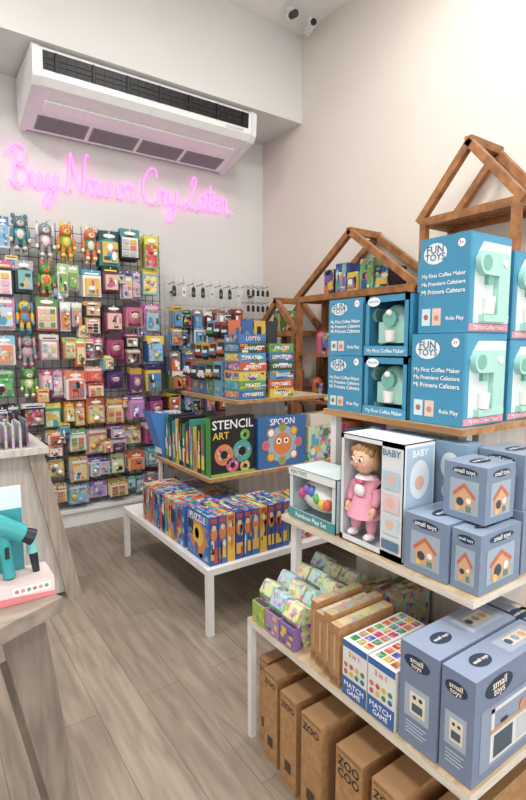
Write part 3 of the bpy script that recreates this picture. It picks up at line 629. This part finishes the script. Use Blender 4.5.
b=B('doll_accessory_box'); a=(1.325,.985,.847,1.42,1.2,1.2); b.box(*a,mat('#7fa3c0')); F=FF(*a); b.rect(F,.01,.2,.085,.33,mat('#e8c8c0')); b.disc(F,.047,.12,.03,mat('#f0d8c8')); b.done()
b=B('doll_accessory_box'); a=(1.345,.865,.847,1.43,.975,1.2); b.box(*a,mat('#82a2bc')); F=FL(*a); b.disc(F,.055,.28,.035,mat('#e8f0f4'),.001,.045); b.disc(F,.055,.27,.018,mat('#e8b8a0'),.0016); b.disc(F,.055,.2,.03,mat('#e8d0d4'),.001,.025); F=FF(*a); b.disc(F,.045,.25,.03,mat('#e8f0f4'),.001,.05); b.disc(F,.045,.24,.015,mat('#e8b8a0'),.0016); b.done()

def big_grey(a):
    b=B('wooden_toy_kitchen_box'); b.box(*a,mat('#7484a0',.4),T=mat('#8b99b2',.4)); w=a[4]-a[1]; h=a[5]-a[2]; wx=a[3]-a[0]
    F=FL(*a); b.disc(F,w*.45,h*.84,w*.34,mat('#1f3a52'),.001,h*.07); b.text(F,'small',w*.45,h*.86,.02,mat('#fff0e0'),.002,w*.4); b.text(F,'toys',w*.45,h*.81,.018,mat('#fff0e0'),.002,w*.4)
    b.rect(F,w*.15,h*.28,w*.8,h*.6,mat('#a8b4c4')); b.rect(F,w*.3,h*.33,w*.7,h*.55,mat('#e4dcc8'),.0014); b.rect(F,w*.36,h*.36,w*.64,h*.44,mat('#4a5a6a'),.002); b.disc(F,w*.42,h*.5,w*.05,mat('#3a3a3a'),.0016); b.disc(F,w*.58,h*.5,w*.05,mat('#3a3a3a'),.0016)
    for q in range(4): b.rect(F,w*.2,h*(.22-.035*q),w*(.75-.08*(q%2)),h*(.232-.035*q),mat('#c8d2de'),.001)
    F=FT(*a); b.disc(F,wx*.25,w*.5,.035,mat('#1f3a52'),.001,.022); b.text(F,'small toys',wx*.25,w*.5,.014,mat('#fff0e0'),.002); b.rect(F,wx*.5,w*.2,wx*.93,w*.8,mat('#a4b0c2')); b.rect(F,wx*.6,w*.35,wx*.85,w*.7,mat('#e0d0b8'),.0014)
    for q in range(3): b.disc(F,wx*(.62+.09*q),w*.52,.011,mat(['#4a5a6a','#8aa0b0','#d8a070'][q]),.0018)
    F=FF(*a); b.disc(F,wx*.28,h*.84,wx*.17,mat('#1f3a52'),.001,h*.1); b.text(F,'small',wx*.28,h*.87,.03,mat('#fff0e0'),.002,wx*.24); b.text(F,'toys',wx*.28,h*.8,.028,mat('#fff0e0'),.002,wx*.24)
    b.rect(F,wx*.08,h*.08,wx*.94,h*.68,mat('#8e9cb2'))
    b.rect(F,wx*.2,h*.12,wx*.8,h*.4,mat('#dfe2e2'),.0014); b.rect(F,wx*.2,h*.4,wx*.8,h*.44,mat('#c8a078'),.0018); b.rect(F,wx*.24,h*.15,wx*.48,h*.37,mat('#4a5868'),.002); b.rect(F,wx*.53,h*.15,wx*.76,h*.37,mat('#c4ccd4'),.002)
    b.rect(F,wx*.2,h*.44,wx*.24,h*.64,mat('#dfe2e2'),.0014); b.rect(F,wx*.76,h*.44,wx*.8,h*.64,mat('#dfe2e2'),.0014); b.rect(F,wx*.2,h*.6,wx*.8,h*.64,mat('#dfe2e2'),.0014); b.disc(F,wx*.36,h*.47,wx*.05,mat('#333a42'),.0024,h*.02); b.disc(F,wx*.6,h*.49,wx*.04,mat('#d88a5a'),.0024)
    b.done()
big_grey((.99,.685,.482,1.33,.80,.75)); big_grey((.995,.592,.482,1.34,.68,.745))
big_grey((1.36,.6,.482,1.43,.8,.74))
for ya in(.91,.81):
    b=B('picture_card_game_box'); a=(.985,ya,.482,1.24,ya+.095,.65); b.box(*a,mat('#e6e6e2',.35)); F=FL(*a); w,h=.095,.168
    b.rect(F,0,0,w,h*.34,mat('#2a62a8')); b.rect(F,0,h*.88,w,h,mat('#2a62a8')); b.text(F,'2 in 1',w*.5,h*.79,.02,mat('#c8483a'),.002,w*.7)
    for i in range(8): b.disc(F,w*(.15+.23*(i%4)),h*(.44+.13*(i//4)),w*.08,mat(['#c8483a','#e2b230','#3a8a58','#2a62a8','#d8703a'][i%5]),.0015)
    b.text(F,'MATCH',w*.5,h*.22,.024,mat('#ffffff'),.002,w*.8); b.text(F,'GAME',w*.5,h*.1,.02,mat('#ffffff'),.002,w*.6)
    F=FT(*a)
    for i in range(7):
        for j in range(3): b.rect(F,.015+i*.034,.01+j*.027,.043+i*.034,.032+j*.027,busy(['#c8483a','#e2b230','#3a8a58','#2a62a8','#d8703a','#c0506a'][(i*2+j)%6],90,.4))
    b.done()
b=B('wooden_puzzle_slabs')
KD=mat('#8a6844'); yy=1.02
for i,(t,h) in enumerate(((.04,.19),(.035,.205),(.045,.18),(.03,.2))):
    a=(.985+.01*i,yy,.482,1.22,yy+t,.482+h); b.box(*a,KRAFT,T=mat('#c09c72')); F=FT(*a); b.rect(F,.02,.003,.21,t-.003,busy(['#c8b890','#a89880','#d0c8b0','#b09870'][i],70,.3)); b.rect(FL(*a),.004,.01,t-.004,.03,KD); b.rect(FL(*a),t*.4,.05,t*.6,h-.03,mat('#c8a880')); yy+=t+.005
b.done()
b=B('animal_card_boxes')
for i in range(3):
    a=(1.25+.0*i,1.03+i*.07,.482,1.42,1.03+i*.07+.06,.68-.02*i); b.box(*a,busy('#b8a880',60,.5)); collage(b,FT(*a),.17,.06,['#5a7a3a','#d8d0b8','#7a4a3a','#c89850','#3a5a4a'],8); collage(b,FL(*a),.06,.17,['#5a7a3a','#d8d0b8','#7a4a3a'],5)
b.done()
b=B('pastel_rattle_packs')
pp=['#e8dca8','#b8d4d0','#d8dcb0','#c8d8a0','#a8ccd8']
for i in range(12):
    x=1.075+(i%4)*.085; y=1.275+(i//4)*.082; c=pp[i%5]
    M=Matrix.Translation((x,y,.482))@Matrix.Rotation(math.radians(-16+R.uniform(-6,6)),4,'Y')
    b.box(-.038,-.038,.012,.038,.038,.12+.015*(i%4),busy(c,80,.55),M); z=.12+.015*(i%4); k=mat(c,.5)
    b.add([(-.038,-.038,z),(.038,-.038,z),(.038,.038,z),(-.038,.038,z),(-.006,-.038,z+.03),(-.006,.038,z+.03),(.006,-.038,z+.03),(.006,.038,z+.03)],[(0,3,5,4),(1,2,7,6),(4,5,7,6),(0,1,6,4),(3,2,7,5)],busy(c,80,.4),M)
    b.disc(M@Frame((-.038,.038,.01),(0,-1,0),(0,0,1)),.038,.06,.022,mat('#f0ece0'),.001)
    for q in range(4): b.sph((-.039,-.02+.013*q,.03+.02*(q%2)),.006,mat(['#4898a8','#d8804a','#c8607a','#d8b83a'][q%4]),M,6,4)
b.done()
b=B('purple_mini_boxes')
for i in range(3):
    a=(.985,1.235+i*.085,.482,1.015,1.235+i*.085+.078,.56); F=FL(*a); b.box(*a,mat(['#8a6aa8','#b080b8','#98b850'][i])); collage(b,F,.078,.078,['#d8d0e0','#6a4a8a','#e2c43a','#58a898'],6); F=FT(*a); b.rect(F,.004,.004,.026,.074,mat('#4a3a5a'))
b.done()
ys=[1.474,1.395,1.275,1.15,.995,.85,.71]
for i,y1 in enumerate(ys):
    w=[.055,.08,.085,.095,.105,.095,.08][i]; h=.335+.008*(i%2)
    b=B('kraft_toy_box'); xf=[1.01,.975,.96,.95,.955,.95,.955][i]; a=(xf,y1-w,.001,1.34,y1,h); 
    b.box(*a,KRAFT,T=mat('#a88055')); F=FL(*a)
    b.text(F,'ZOO',w*.5,h-.04,.05,mat('#2b241e'),.002,w*.82)
    if i==4: b.text(F,'COO',w*.5,h-.075,.05,mat('#2b241e'),.002,w*.82)
    b.rect(F,w*.05,.02,w*.95,.024,mat('#8a6844')); b.rect(F,w*.3,.06,w*.7,.1,mat('#4a3a2c')); b.rect(F,w*.05,h-.012,w*.95,h-.008,mat('#7a5a3a'))
    F=FF(*a); b.rect(F,.03,.05,.3,.28,mat('#9c754c'))
    if i>=5: F=FL(*a); b.disc(F,w*.55,h*.42,w*.42,mat('#b8453a'),.0012,h*.18); b.disc(F,w*.45,h*.3,w*.3,mat('#3a7aa0'),.0016,h*.12)
    b.done()

# ---------------- LEFT TABLES ----------------
P0=Vector((.285,1.32,0)); ang=math.atan2(.4305,.9026)
M=Matrix.Translation(P0)@Matrix.Rotation(ang,4,'Z')
b=B('splayed_leg_table')
b.box(-1.0,0,.81,0,.6,.85,GREYT,M)
b.box(-.95,.04,.74,-.06,.06,.81,GREY,M); b.box(-.95,.54,.74,-.06,.56,.81,GREY,M)
for lx,dx in((-.09,.13),(-.9,-.1)):
    for ly,dy in((.06,-.02),(.5,.06)):
        b.beam((lx,ly,.81),(lx+dx,ly+dy,0),.12,.045,GREYD,ref=(0,1,0),M=M,w1=.06)
b.done(.002)
b=B('toy_hair_styling_set')
xr,yt=.272,1.345
b.box(xr-.3,yt,.851,xr,yt+.11,.90,mat('#e8d6d2',.4),T=mat('#d8c4c0')); F=Frame((xr-.3,yt,.851),(1,0,0),(0,0,1))
b.poly(F,[(.0,.0),(.3,0),(.3,.012),(.0,.03)],mat('#e07a80')); b.rect(F,.2,.02,.29,.042,mat('#f4f0ee'),.0014)
for i in range(6): b.disc(F,.21+.014*i,.031,.005,mat(['#d0607a','#e09060','#6aa090'][i%3]),.002)
b.box(xr-.3,yt+.095,.9,xr-.055,yt+.1,1.13,mat('#d8ecec',.35)); b.rect(Frame((xr-.3,yt+.095,.9),(1,0,0),(0,0,1)),.0,.0,.245,.17,mat('#2b9aa2'),.001)
TE=mat('#2aa3a6',.25); TL=mat('#7ccfca',.25); DK=mat('#20262c',.3)
# hair dryer: barrel, nozzle, vent cap, handle
b.cyl((xr-.125,yt+.05,1.05),(xr-.062,yt+.05,1.012),.027,.024,TE,None,20); b.sph((xr-.125,yt+.05,1.05),(.027,.027,.027),TE); b.cyl((xr-.062,yt+.05,1.012),(xr-.038,yt+.05,.998),.018,.022,DK,None,20)
b.cyl((xr-.11,yt+.05,1.035),(xr-.098,yt+.05,.905),.018,.015,TE,None,16); b.box(xr-.108,yt+.03,.96,xr-.098,yt+.034,.99,DK)
# round brush with bristles
b.cyl((xr-.032,yt+.06,.9),(xr-.038,yt+.06,.955),.009,.011,DK); b.cyl((xr-.038,yt+.06,.955),(xr-.043,yt+.06,.99),.014,.012,TL)
b.cyl((xr-.16,yt+.06,.9),(xr-.16,yt+.06,1.0),.012,.013,DK)
b.done()
b=B('display_desk')
def pr(y0,y1,pts,m):
    n=len(pts); vs=[(x,y0,z) for x,z in pts]+[(x,y1,z) for x,z in pts]
    b.add(vs,[tuple(range(n)),tuple(range(n,2*n))]+[(i,(i+1)%n,n+(i+1)%n,n+i) for i in range(n)],m)
pr(3.05,3.09,[(-.7,.03),(.70,.03),(.54,.90),(-.7,.90)],PALE)
pr(3.0,3.14,[(.68,0),(.76,0),(.58,.90),(.50,.90)],GREY)
b.box(-.75,2.95,.90,.60,3.6,.935,PALE); b.box(-.7,3.5,0,-.62,3.58,.9,GREY); b.box(.5,3.5,0,.58,3.58,.9,GREY); b.box(-.75,3.0,0,-.67,3.08,.9,GREY)
b.done(.002)
b=B('sticker_packs')
for i in range(12):
    x=.1+i*.036; c=R.choice(['#b0a8b8','#8a7aa0','#c0b8c0','#6a4a70','#98a8b8']); b.box(x,3.0,.936,x+.012,3.2,1.06+R.uniform(0,.03),busy(c,40,.3)); 
b.done()
